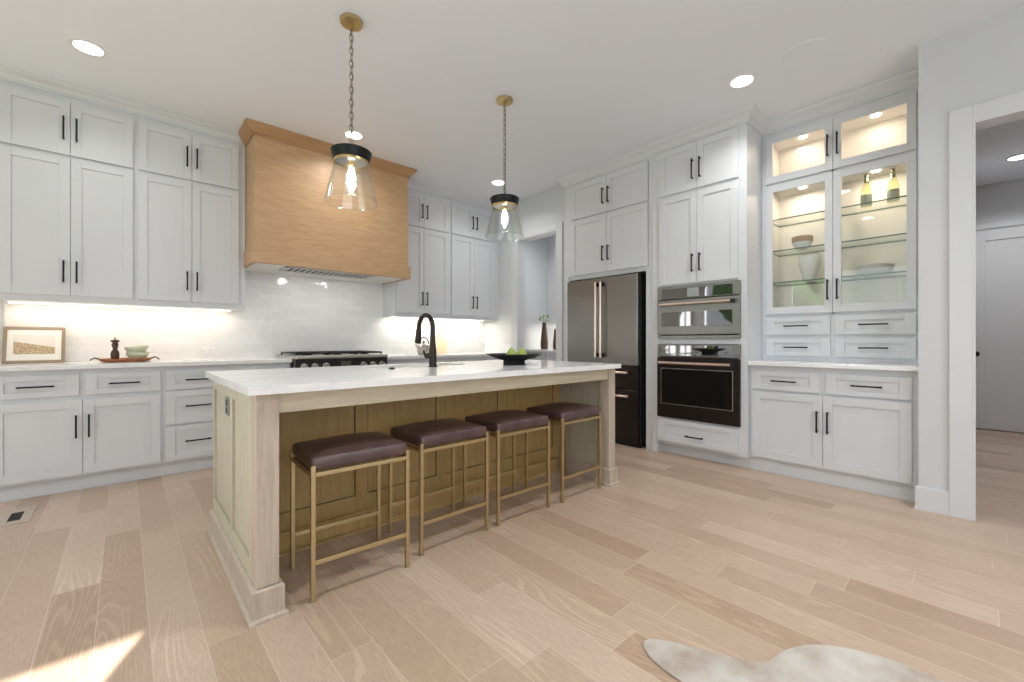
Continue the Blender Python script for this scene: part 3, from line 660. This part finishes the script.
# ------------------------------------------------------------------ island
def island():
    X0, X1, Y0, Y1, YK = .378, 2.785, 1.885, 2.965, 2.40
    t = root('kitchen_island', 'long pale oak kitchen island with open seating side and white top', 'island', ((X0+X1)/2, 2.42, 0))
    IO, PO = 'island_oak', 'post_oak'
    b = B().box(X0+.06, X1-.06, YK+.02, Y1-.02, .02, .885); obj('body', b, IO, t)
    # corner posts on the seating side
    for a, c in ((X0, X0+.08), (X1-.08, X1)):
        obj('post', B().box(a, c, Y0, Y0+.09, .02, .885), PO, t, .002)
    obj('apron', B().box(X0+.08, X1-.08, Y0+.012, Y0+.035, .800, .885), 'island_oak_across', t, .0015)
    # end panels, framed with two recessed fields
    for xo, xi, nm in ((X0, X0+.02, 'end_panel'), (X1, X1-.02, 'end_panel')):
        b = B(); s = 1 if xi > xo else -1
        for ya, yb in ((Y0+.09, Y0+.135), (2.39, 2.455), (2.93, Y1)): b.box(xo, xi, ya, yb, .02, .885)
        for ya, yb in ((Y0+.135, 2.39), (2.455, 2.93)):
            b.box(xo, xi, ya, yb, .815, .885).box(xo, xi, ya, yb, .02, .195)
            b.box(xo+s*.010, xi+s*.005, ya+.005, yb-.006, .201, .809)
        b.box(xi, xi+s*.04, Y0+.09, YK+.02, .02, .885)
        obj(nm, b, IO, t, .001)
    # framed back of the knee space: stiles, rails and recessed fields
    b = B(); xs = [X0+.06, .976, 1.514, 2.044, X1-.06]
    b.box(xs[0], xs[-1], YK, YK+.02, .02, .205).box(xs[0], xs[-1], YK, YK+.02, .83, .885)
    for i, x in enumerate(xs[1:-1]): b.box(x, x+.071, YK, YK+.02, .205, .83)
    b.box(xs[0], xs[0]+.10, YK, YK+.02, .205, .83).box(xs[-1]-.075, xs[-1], YK, YK+.02, .205, .83)
    fe = [xs[0]+.10]+[v for x in xs[1:-1] for v in (x, x+.071)]+[xs[-1]-.075]
    for q in range(0, len(fe), 2): b.box(fe[q]+.005, fe[q+1]-.006, YK+.006, YK+.022, .211, .824)
    obj('knee_panel', b, 'knee_oak_shaded', t, .001)
    # cabinet side facing the range
    WI = Wall('y', Y1-.0)
    b = B().box(X0+.02, X1-.02, Y1-.02, Y1, .10, .885); obj('back_frame', b, IO, t)
    n = 4; wdt = (X1-X0-.12)/n
    for i in range(n):
        a = X0+.06+wdt*i+.004; c = a+wdt-.008; d = B()
        d.box(a, a+.06, Y1, Y1+.018, .13, .87).box(c-.06, c, Y1, Y1+.018, .13, .87).box(a+.06, c-.06, Y1, Y1+.018, .13, .19).box(a+.06, c-.06, Y1, Y1+.018, .81, .87).box(a+.06, c-.06, Y1, Y1+.008, .19, .81)
        o = obj('door', d, IO, t, .001)
        obj('handle', B().box(c-.035, c-.025, Y1+.045, Y1+.055, .62, .78).box(c-.034, c-.026, Y1+.018, Y1+.05, .63, .64).box(c-.034, c-.026, Y1+.018, Y1+.05, .76, .77), 'black_metal', o)
    # base moulding with shoe, round the ends, the posts and the knee panel
    def base(x0, x1, y0, y1, sides):
        return B().loft(x0, x1, y0, y1, [(.0285, 0), (.0285, .014), (.018, .020), (.018, .118), (.008, .124), (.0, .124)], sides)
    b = B()
    prof = [(.030, 0), (.030, .014), (.018, .020), (.018, .120), (.006, .126), (0, .126)]
    b.loft(X0, X0+.08, Y0, Y1, prof, ('x0', 'y0')); b.loft(X0+.001, X0+.078, Y0+.001, Y0+.09, prof, ('x1', 'y0', 'y1'))
    obj('base_moulding', b, PO, t)
    b = B(); b.loft(X1-.08, X1, Y0, Y1, prof, ('x1', 'y0')); b.loft(X1-.078, X1-.001, Y0+.001, Y0+.09, prof, ('x0', 'y0', 'y1'))
    obj('base_moulding', b, PO, t)
    b = B(); b.loft(X0+.10, X1-.10, YK, YK+.02, [(.024, 0), (.024, .012), (.014, .018), (.014, .112), (.004, .118), (0, .118)], ('y0',)); obj('base_moulding', b, 'knee_oak_shaded', t)
    # outlet in the near field of the left end
    p = obj('outlet_plate', B().box(X0+.004, X0+.012, 2.52, 2.605, .715, .805), 'grey_plastic', t, .002)
    obj('socket', B().box(X0+.001, X0+.005, 2.545, 2.58, .765, .795).box(X0+.001, X0+.005, 2.545, 2.58, .725, .755), 'black_metal', p, .001)
    # worktop with an undermount sink cut-out
    bm = B(); x0, x1, y0, y1 = .342, 2.815, 1.85, 3.0; s0, s1, t0, t1 = 1.17, 1.88, 2.57, 2.93
    bm.box(x0, x1, y0, t0, .883, .915).box(x0, x1, t1, y1, .883, .915).box(x0, s0, t0, t1, .883, .915).box(s1, x1, t0, t1, .883, .915)
    bmesh.ops.remove_doubles(bm.bm, verts=bm.bm.verts, dist=1e-5)
    obj('worktop', bm, 'quartz', t)
    k = B(); k.box(s0-.01, s1+.01, t0-.01, t1+.01, .68, .69).box(s0-.01, s0, t0-.01, t1+.01, .69, .883).box(s1, s1+.01, t0-.01, t1+.01, .69, .883).box(s0, s1, t0-.01, t0, .69, .883).box(s0, s1, t1, t1+.01, .69, .883)
    sk = obj('sink', k, 'stainless', t, .002); obj('drain', B().cyl((1.525, 2.75, .69), .045, .003), 'grey_plastic', sk)
    obj('air_switch', B().lathe([(0, 0), (.019, 0), (.019, .005), (.014, .007), (.013, .010), (0, .010)], (1.237, 2.475, .915), 24), 'black_metal', t, smooth=True)
    return t
island()
def faucet():
    x, y, z = 1.545, 2.495, .915
    t = root('faucet', 'tall dark bronze pull-down faucet on the island beside the sink', 'faucet', (x, y, z))
    obj('body', B().lathe([(0, 0), (.030, 0), (.030, .006), (.026, .010), (.025, .06), (.024, .115), (.020, .15), (.0175, .20), (.0175, .21), (0, .21)], (x, y, z), 28), 'faucet_black', t, smooth=True)
    pts = [(x, y, z+.20), (x, y, z+.26)]; R = .092
    for i in range(1, 15):
        a = math.pi*i/14*1.0; pts.append((x, y+R-R*math.cos(a), z+.262+R*math.sin(a)))
    pts.append((x, y+2*R+.003, z+.250))
    obj('spout', B().tube(pts, .0165, 16), 'faucet_black', t, smooth=True)
    a = Vector(pts[-1]); obj('spray_head', B().tube([a+Vector((0, 0, .012)), a, a+Vector((0, .005, -.045)), a+Vector((0, .010, -.085)), a+Vector((0, .011, -.09))], [.0175, .0185, .021, .024, .020], 18), 'faucet_black', t, smooth=True)
    obj('lever', B().tube([(x-.018, y, z+.075), (x-.050, y+.005, z+.076), (x-.058, y+.006, z+.084), (x-.066, y+.008, z+.115)], [.017, .018, .009, .006], 12), 'faucet_black', t, smooth=True)
faucet()
# fruit bowl
BX, BY = 2.15, 2.34
tag(obj('fruit_bowl', B().lathe([(0, 0), (.082, 0), (.080, .030), (.14, .048), (.205, .076), (.207, .080), (.198, .080), (.13, .056), (.06, .040), (0, .038)], (BX, BY, .915), 48), 'bowl_black', None, smooth=True), 'shallow black footed bowl on the island holding green pears', 'bowl')
def pear(x, y, rz, label):
    t = root('pear', label, 'fruit', (x, y, .949), 'pears in the black bowl')
    obj('flesh', B().lathe([(0, 0), (.022, .002), (.038, .014), (.044, .034), (.038, .054), (.026, .070), (.018, .082), (.010, .090), (0, .092)], (x, y, .949), 24), 'pear_green', t, smooth=True)
    obj('stem', B().tube([(x, y, 1.038), (x+.004, y, 1.052)], .0018, 6), 'stem_brown', t)
pear(2.11, 2.325, 0, 'green pear on the left in the black bowl'); pear(2.205, 2.315, 1, 'green pear on the right in the black bowl')
# ------------------------------------------------------------------ bar stools
def stool(label):
    t = root('bar_stool', label, 'stool', (0, 0, 0), 'backless stools along the island'); w, d, s = .222, .179, .009
    for sx in (-1, 1):
        for sy in (-1, 1):
            x, y = sx*(w-s), sy*(d-s); obj('leg', B().box(x-s, x+s, y-s, y+s, 0, .566), 'gold_frame', t, .0015)
    for sy in (-1, 1): obj('seat_rail', B().box(-w+2*s, w-2*s, sy*(d-s)-s, sy*(d-s)+s, .520, .538), 'gold_frame', t, .0015)
    for sx in (-1, 1): obj('side_rail', B().box(sx*(w-s)-s, sx*(w-s)+s, -d+2*s, d-2*s, .520, .538), 'gold_frame', t, .0015)
    for sy in (-1, 1): obj('footrest', B().box(-w+2*s, w-2*s, sy*(d-s)-s*.9, sy*(d-s)+s*.9, .150, .170), 'gold_frame', t, .0015)
    bm = bmesh.new(); n = 14
    grid = {}
    W2, D2 = w-.013, d-.008
    def P(i, j, top):
        u, v = -1+2*i/n, -1+2*j/n
        e = max(abs(u), abs(v)); fu = 1-abs(u)**12; fv = 1-abs(v)**12
        z = (.606+.024*(1-u*u)*(1-v*v)) if top else .538
        if top: z -= .006*(1-max(0, fu*fv)**.5)
        return Vector((u*W2, v*D2, z))
    top = [[bm.verts.new(P(i, j, True)) for j in range(n+1)] for i in range(n+1)]
    for i in range(n):
        for j in range(n): bm.faces.new([top[i][j], top[i+1][j], top[i+1][j+1], top[i][j+1]])
    edge = [top[i][0] for i in range(n+1)]+[top[n][j] for j in range(1, n+1)]+[top[i][n] for i in range(n-1, -1, -1)]+[top[0][j] for j in range(n-1, 0, -1)]
    prev = edge
    for k, (off, z) in enumerate(((.003, .600), (.006, .592), (.009, .570), (.006, .548), (-.001, .5385))):
        cur = [bm.verts.new((v.co.x*(1+off/W2), v.co.y*(1+off/D2), z)) for v in edge]
        for a in range(len(cur)): bm.faces.new([prev[a], cur[a], cur[(a+1) % len(cur)], prev[(a+1) % len(cur)]])
        prev = cur
    bm.faces.new(prev)
    c = obj('seat_cushion', bm, 'leather', t)
    for p in c.data.polygons: p.use_smooth = True
    sm = c.modifiers.new('soft', 'SUBSURF'); sm.levels = 1; sm.render_levels = 1
    return t
st = stool('brown leather and brass stool nearest the left post of the island')
labels = [None, 'brown leather and brass stool second from the left post of the island', 'brown leather and brass stool third from the left, in front of the faucet side', 'brown leather and brass stool at the right end of the island']
labels[2] = 'brown leather and brass stool third from the left post of the island'
pos = [(.803, 2.040, -.04), (1.330, 2.083, 0), (1.845, 2.079, -.02), (2.398, 2.073, .01)]
for i, (x, y, rz) in enumerate(pos):
    o = st if i == 0 else copy_tree(st)
    o.location = (x, y, 0); o.rotation_euler = (0, 0, rz)
    if i: o['label'] = labels[i]
# ------------------------------------------------------------------ pendants
def pendant(label):
    t = root('pendant_light', label, 'lamp', (0, 0, 0), 'glass pendants over the island')
    obj('canopy', B().lathe([(0, CE-.024), (.054, CE-.024), (.063, CE-.021), (.065, CE-.016), (.065, CE), (0, CE)], (0, 0, 0), 36).cyl((0, 0, CE-.045), .01, .016), 'brass', t, smooth=True)
    b = B(); z = CE-.045; i = 0; pitch = .039
    while z > 2.25:
        pts = []
        for k in range(14):
            a = 2*math.pi*k/14; u = .011*math.cos(a); v = .026*math.sin(a)
            pts.append((u, 0, z-.020+v) if i % 2 else (0, u, z-.020+v))
        b.tube(pts, .0026, 6, closed=True); z -= pitch; i += 1
    obj('chain', b, 'chain_bronze', t, smooth=True)
    obj('cord', B().tube([(.003, .003, CE-.04), (.004, -.003, 2.7), (.002, .003, 2.22)], .0018, 6), 'gap_black', t)
    obj('cap', B().lathe([(0, 2.230), (.114, 2.230), (.118, 2.226), (.1045, 2.178), (.100, 2.175), (0, 2.175)], (0, 0, 0), 48), 'black_metal', t, smooth=True)
    obj('collar', B().lathe([(.0985, 2.176), (.0995, 2.174), (.0995, 2.158), (.0975, 2.157), (.0965, 2.176)], (0, 0, 0), 48), 'brass', t, smooth=True)
    obj('reflector', B().lathe([(0, 2.174), (.094, 2.174), (.090, 2.168), (.03, 2.162), (0, 2.162)], (0, 0, 0), 40), 'stainless', t, smooth=True)
    obj('socket', B().lathe([(0, 2.17), (.024, 2.17), (.024, 2.145), (.016, 2.138), (0, 2.138)], (0, 0, 0), 24), 'brass', t, smooth=True)
    obj('shade', B().lathe([(.096, 2.172), (.098, 2.14), (.1525, 1.925)], (0, 0, 0), 56), 'shade_glass', t, smooth=True)
    obj('shade_rim', B().tube([(.1525*math.cos(2*math.pi*k/56), .1525*math.sin(2*math.pi*k/56), 1.925) for k in range(56)], .0022, 6, closed=True), 'shade_glass', t)
    bl = obj('bulb', B().lathe([(0, 2.140), (.012, 2.138), (.016, 2.12), (.024, 2.09), (.026, 2.068), (.020, 2.035), (.010, 2.008), (0, 2.0)], (0, 0, 0), 20), 'bulb_glow', t, smooth=True)
    return t
p1 = pendant('clear glass pendant with black cap, hanging in front of the wooden hood')
p2 = copy_tree(p1); p2['label'] = 'clear glass pendant with black cap, hanging nearer the pantry opening'
p1.location = (1.012, 2.55, 0); p2.location = (2.25, 2.56, 0)
for p in (p1, p2): lamp('bulb_lamp', 'POINT', (p.location.x, p.location.y, 2.07), 2.2, (1, .88, .70), size=.03, parent=p)
# ------------------------------------------------------------------ recessed ceiling lights
def downlight(x, y, label, power=6, z=CE):
    t = root('recessed_light', label, 'light', (x, y, z), 'recessed ceiling lights')
    obj('trim_ring', B().lathe([(.072, -.004), (.096, -.005), (.098, 0), (.072, 0)], (x, y, z), 40), 'white_plastic', t, smooth=True)
    obj('lens', B().lathe([(0, -.003), (.073, -.003), (.073, 0), (0, 0)], (x, y, z), 40), 'lamp_glow', t)
    lamp('down_lamp', 'AREA', (x, y, z-.012), power, (1, 1, .99), aim=(x, y, 0), size=.14, parent=t, spread=math.radians(140))
downlight(-.175, 3.95, 'round recessed light in the ceiling above the left wall cabinets', 4)
downlight(1.59, 3.95, 'round recessed light in the ceiling before the hood, behind the nearer pendant')
downlight(3.37, 3.95, 'round recessed light in the far ceiling, behind the farther pendant')
downlight(3.39, 1.19, 'round recessed light in the ceiling before the tall oven cabinet', 9)
downlight(1.59, 1.19, 'added fill light in the ceiling above the near side of the island, out of frame', 13)  # this and the next four are unseen, added to lift the ambient
downlight(-.175, 1.19, 'added fill light in the ceiling left of the camera, out of frame', 8)
downlight(1.59, -1.2, 'added fill light behind the camera, middle of the rear row, out of frame', 16)
downlight(3.1, -1.2, 'added fill light behind the camera near the passage wall, out of frame', 14)
downlight(-.175, -1.2, 'added fill light behind the camera, leftmost of the rear row, out of frame', 12)
downlight(6.95, -.27, 'round recessed light in the hall ceiling beyond the passage', 13)
downlight(5.2, -1.3, 'added fill light in the hall ceiling, out of frame', 6)  # unseen, added as ambient light for the hall
t = root('ceiling_speaker', 'large round white speaker cover flush in the ceiling', 'speaker', (3.373, .785, CE))
obj('rim', B().lathe([(.120, -.005), (.130, -.005), (.131, 0), (.120, 0)], (3.373, .785, CE), 48), 'ceiling_paint', t, smooth=True)
obj('grille', B().lathe([(0, -.004), (.1195, -.004), (.1195, 0), (0, 0)], (3.373, .785, CE), 48), 'ceiling_paint', t)
# ------------------------------------------------------------------ things on the left countertop
def framed_print():
    x0, x1 = -.672, -.352; h = .285; lean = math.radians(14)
    t = root('picture_frame', 'wooden framed landscape print leaning on the splashback at far left', 'picture', (-.512, 4.885, .921)); t.rotation_euler = (-lean, 0, 0)
    w = .162; f = .020
    def add(name, b, m, par):
        o = obj(name, b, m, None, .0012); o.parent = par; return o
    fr = B().box(-w, -w+f, -.009, .009, 0, h).box(w-f, w, -.009, .009, 0, h).box(-w+f, w-f, -.009, .009, 0, f).box(-w+f, w-f, -.009, .009, h-f, h)
    add('frame', fr, 'frame_wood', t)
    add('mat_board', B().box(-w+f, w-f, -.003, .006, f, h-f), 'paper', t)
    add('print', B().box(-.108, .108, -.0045, -.003, .070, .222), 'old_print', t)
framed_print()
def tray():
    cx, cy, z = .010, 4.70, .921
    t = root('serving_tray', 'reddish wooden tray with curved handles on the left countertop', 'tray', (cx, cy, z))
    obj('base', B().lathe([(0, 0), (.135, 0), (.150, .006), (.168, .026), (.170, .029), (.164, .029), (.146, .012), (0, .010)], (cx, cy, z), 48, sx=1.0, sy=.62), 'tray_wood', t, smooth=True)
    for s in (-1, 1):
        obj('handle', B().tube([(cx+s*.158, cy-.04, z+.026), (cx+s*.185, cy-.035, z+.036), (cx+s*.205, cy-.02, z+.022), (cx+s*.207, cy, z+.016), (cx+s*.205, cy+.02, z+.022), (cx+s*.185, cy+.035, z+.036), (cx+s*.158, cy+.04, z+.026)], .005, 8), 'vase_bronze', t, smooth=True)
tray()
t = root('pepper_mill', 'dark turned wooden pepper mill standing on the tray', 'pepper mill', (-.056, 4.70, .932))
obj('body', B().lathe([(0, 0), (.026, 0), (.026, .012), (.024, .016), (.026, .022), (.0275, .05), (.024, .072), (.016, .085), (.014, .10), (.019, .112), (.021, .130), (.016, .146), (.026, .150), (.028, .160), (.020, .168), (0, .168)], (-.056, 4.70, .932), 28), 'mill_wood', t, smooth=True)
obj('knob', B().lathe([(0, .168), (.004, .168), (.007, .176), (.006, .186), (0, .190)], (-.056, 4.70, .932), 16), 'grey_plastic', t, smooth=True)
def small_bowl(x, y, z, r, h, tilt, label, m):
    o = obj('small_bowl', B().lathe([(0, 0), (r*.62, 0), (r*.72, h*.18), (r*.90, h*.62), (r*1.0, h*.66), (r*1.02, h), (r*.95, h), (r*.80, h*.5), (r*.5, h*.16), (0, h*.14)], (0, 0, 0), 36), m, None, smooth=True)
    o.location = (x, y, z); o.rotation_euler = (0, tilt, 0); tag(o, label, 'bowl', 'green bowls stacked on the tray')
small_bowl(.082, 4.70, .932, .072, .066, 0, 'pale green scalloped bowl, the lower of the stacked pair on the tray', 'sage_ceramic')
small_bowl(.080, 4.70, .975, .074, .070, math.radians(-5), 'pale green bowl tilted inside the top of the stacked pair', 'sage_ceramic')
# ------------------------------------------------------------------ things on the right countertop
MATS['kettle_steel'] = None; mat('kettle_steel', (.42, .37, .33), .3, .9)
t = root('kettle', 'round grey kettle with dark arched handle behind the faucet', 'kettle', (2.81, 4.75, .921))
obj('body', B().lathe([(0, 0), (.07, 0), (.085, .03), (.088, .07), (.078, .11), (.05, .14), (.03, .146), (0, .147)], (2.81, 4.75, .921), 32), 'kettle_steel', t, smooth=True)
obj('lid_knob', B().lathe([(0, .147), (.01, .147), (.014, .158), (.010, .168), (0, .17)], (2.81, 4.75, .921), 16), 'black_metal', t, smooth=True)
obj('handle', B().tube([(2.81-.07*math.cos(a), 4.75, .921+.13+.085*math.sin(a)) for a in [math.pi*i/10 for i in range(11)]], .007, 10), 'black_metal', t, smooth=True)
obj('spout', B().tube([(2.73, 4.74, .99), (2.695, 4.735, 1.03), (2.685, 4.733, 1.055)], [.02, .013, .010], 12), 'stainless', t, smooth=True)
t = root('bread_board', 'pale wooden board with arched handle leaning on the right splashback', 'cutting board', (3.195, 4.95, .921))
o = obj('board', B().box(-.095, .095, -.009, .009, 0, .20), 'bread_board', None, .02, seg=4); o.parent = t
o = obj('handle', B().tube([(-.035, 0, .195), (-.035, 0, .24), (-.02, 0, .262), (.02, 0, .262), (.035, 0, .24), (.035, 0, .195)], .007, 10), 'bread_board', None, smooth=True); o.parent = t
t.rotation_euler = (math.radians(-6), 0, 0)
# ------------------------------------------------------------------ pantry beyond the opening
PX0 = 4.74
t = root('pantry_cabinet', 'white base cabinet with drawers inside the pantry opening', 'cabinet', (5.05, 4.2, 0))
WP = Wall('x', PX0+.02); b = B(); WP.box(b, 3.42, 4.97, .02, .575, .10, .92); obj('body', b, CP, t, .0015)
k = B(); WP.box(k, 3.42, 4.995, .07, .08, 0, .10); obj('toe_kick', k, CP, t)
for a, c in ((3.44, 3.94), (3.96, 4.46), (4.48, 4.98)):
    front(WP, t, 'drawer', a, c, .75, .905, stile=.05, rail=.035, handle=('h', (a+c)/2, .828, .16)); front(WP, t, 'door', a, c, .13, .73, handle=('v', c-.04, .62, .16))
tag(obj('countertop', B().box(PX0, 5.355, 3.41, 4.995, .921, .953), 'quartz', None, .003), 'white quartz countertop inside the pantry, under the two dark vases', 'countertop')
t = root('pantry_wall_cabinet', 'white wall cabinet inside the pantry, above the dark vases', 'cabinet', (5.2, 3.95, 1.42))
WQ = Wall('x', 5.02); b = B(); WQ.box(b, 3.42, 4.32, .02, .335, 1.42, 2.55); obj('body', b, CP, t, .0015)
front(WQ, t, 'door', 3.43, 3.865, 1.44, 2.53, handle=('v', 3.83, 1.58, .16)); front(WQ, t, 'door', 3.875, 4.31, 1.44, 2.53, handle=('v', 3.91, 1.58, .16))
lamp('pantry_strip_lamp', 'AREA', (5.2, 4.2, 1.40), 11, (1, .93, .80), aim=(5.25, 4.2, 0), size=1.1, size_y=.05, parent=t).rotation_euler = (0, 0, math.pi/2)
def vase(x, y, h, r, label, leaves=False):
    t = root('bronze_vase', label, 'vase', (x, y, .954), 'dark vases in the pantry')
    obj('vase', B().lathe([(0, 0), (r*.85, 0), (r, h*.12), (r*.98, h*.3), (r*.7, h*.75), (r*.55, h*.95), (r*.6, h), (r*.5, h), (r*.5, h*.9), (0, h*.88)], (x, y, .954), 28), 'vase_bronze', t, smooth=True)
    if leaves:
        f = root('cut_branch', 'green leafy cutting standing in the taller dark vase', 'plant', (x, y, .954+h*.9))
        ends = [(.0, .10, .06), (.0, .02, .10), (0, -.09, .10), (0, -.05, .05), (0, .06, .11)]
        for dx, dy, dz in ends:
            a = Vector((x, y, .954+h*.9)); e = a+Vector((dx, dy, dz+.04)); s = obj('stem', B().tube([a, (a+e)/2+Vector((0, 0, .02)), e], .003, 6), 'stem_brown', f)
            for q in range(3):
                bm = bmesh.new(); bmesh.ops.create_icosphere(bm, subdivisions=2, radius=1)
                M = Matrix.Translation(e+Vector((random.uniform(-.02, .02), random.uniform(-.03, .03), random.uniform(-.02, .02)))) @ Matrix.Rotation(random.uniform(0, 3), 4, 'X') @ Matrix.Diagonal((.014, .028, .005, 1))
                bmesh.ops.transform(bm, matrix=M, verts=bm.verts); obj('leaf', bm, 'leaf_green', f, smooth=True)
vase(5.0, 4.72, .43, .062, 'taller dark bronze vase holding a green cutting, in the pantry', True)
vase(5.0, 4.47, .33, .05, 'shorter dark vase at the right edge of the pantry opening')
# ------------------------------------------------------------------ floor register and hide rug
t = root('floor_register', 'pale wooden floor register with dark slot before the left cabinets', 'floor vent', (-.50, 4.03, 0))
obj('frame', B().box(-.575, -.525, 3.86, 4.21, 0, .004).box(-.470, -.425, 3.86, 4.21, 0, .004).box(-.525, -.470, 3.86, 3.93, 0, .004).box(-.525, -.470, 4.11, 4.21, 0, .004), 'post_oak', t, .001)
obj('grille', B().box(-.525, -.470, 3.93, 4.11, .0005, .002), 'gap_black', t)
def hide():
    P = [(1.313, .640), (1.318, .705), (1.335, .765), (1.366, .808), (1.392, .818), (1.417, .810), (1.445, .778), (1.475, .722), (1.502, .665), (1.520, .622), (1.540, .579), (1.560, .542), (1.584, .508), (1.606, .485), (1.640, .478), (1.683, .470), (1.722, .458), (1.761, .442), (1.795, .422), (1.826, .397), (1.855, .367), (1.879, .335), (1.900, .292), (1.914, .257), (1.928, .215), (1.936, .170), (1.935, .12), (1.930, .04),
         (1.90, -.10), (1.86, -.22), (1.90, -.36), (2.02, -.46), (2.20, -.54), (2.30, -.66), (2.26, -.76), (2.12, -.78), (1.92, -.74), (1.72, -.78), (1.50, -.92), (1.36, -1.12), (1.26, -1.14), (1.20, -.98), (1.14, -.80), (.98, -.72), (.72, -.76), (.50, -.86), (.38, -.82), (.40, -.68), (.58, -.50), (.70, -.30), (.72, -.06), (.76, .14), (.88, .24), (1.06, .32), (1.20, .44), (1.29, .56)]
    b = B().prism(P, .0005, .007); o = obj('hide_rug', b, 'hide', None, .003, seg=2)
    tag(o, 'mottled cream cowhide rug lying on the floor at lower right', 'rug')
hide()
# unseen ceiling light added to brighten the pantry
downlight(4.6, 4.2, 'added fill light in the pantry ceiling, out of sight', 11)
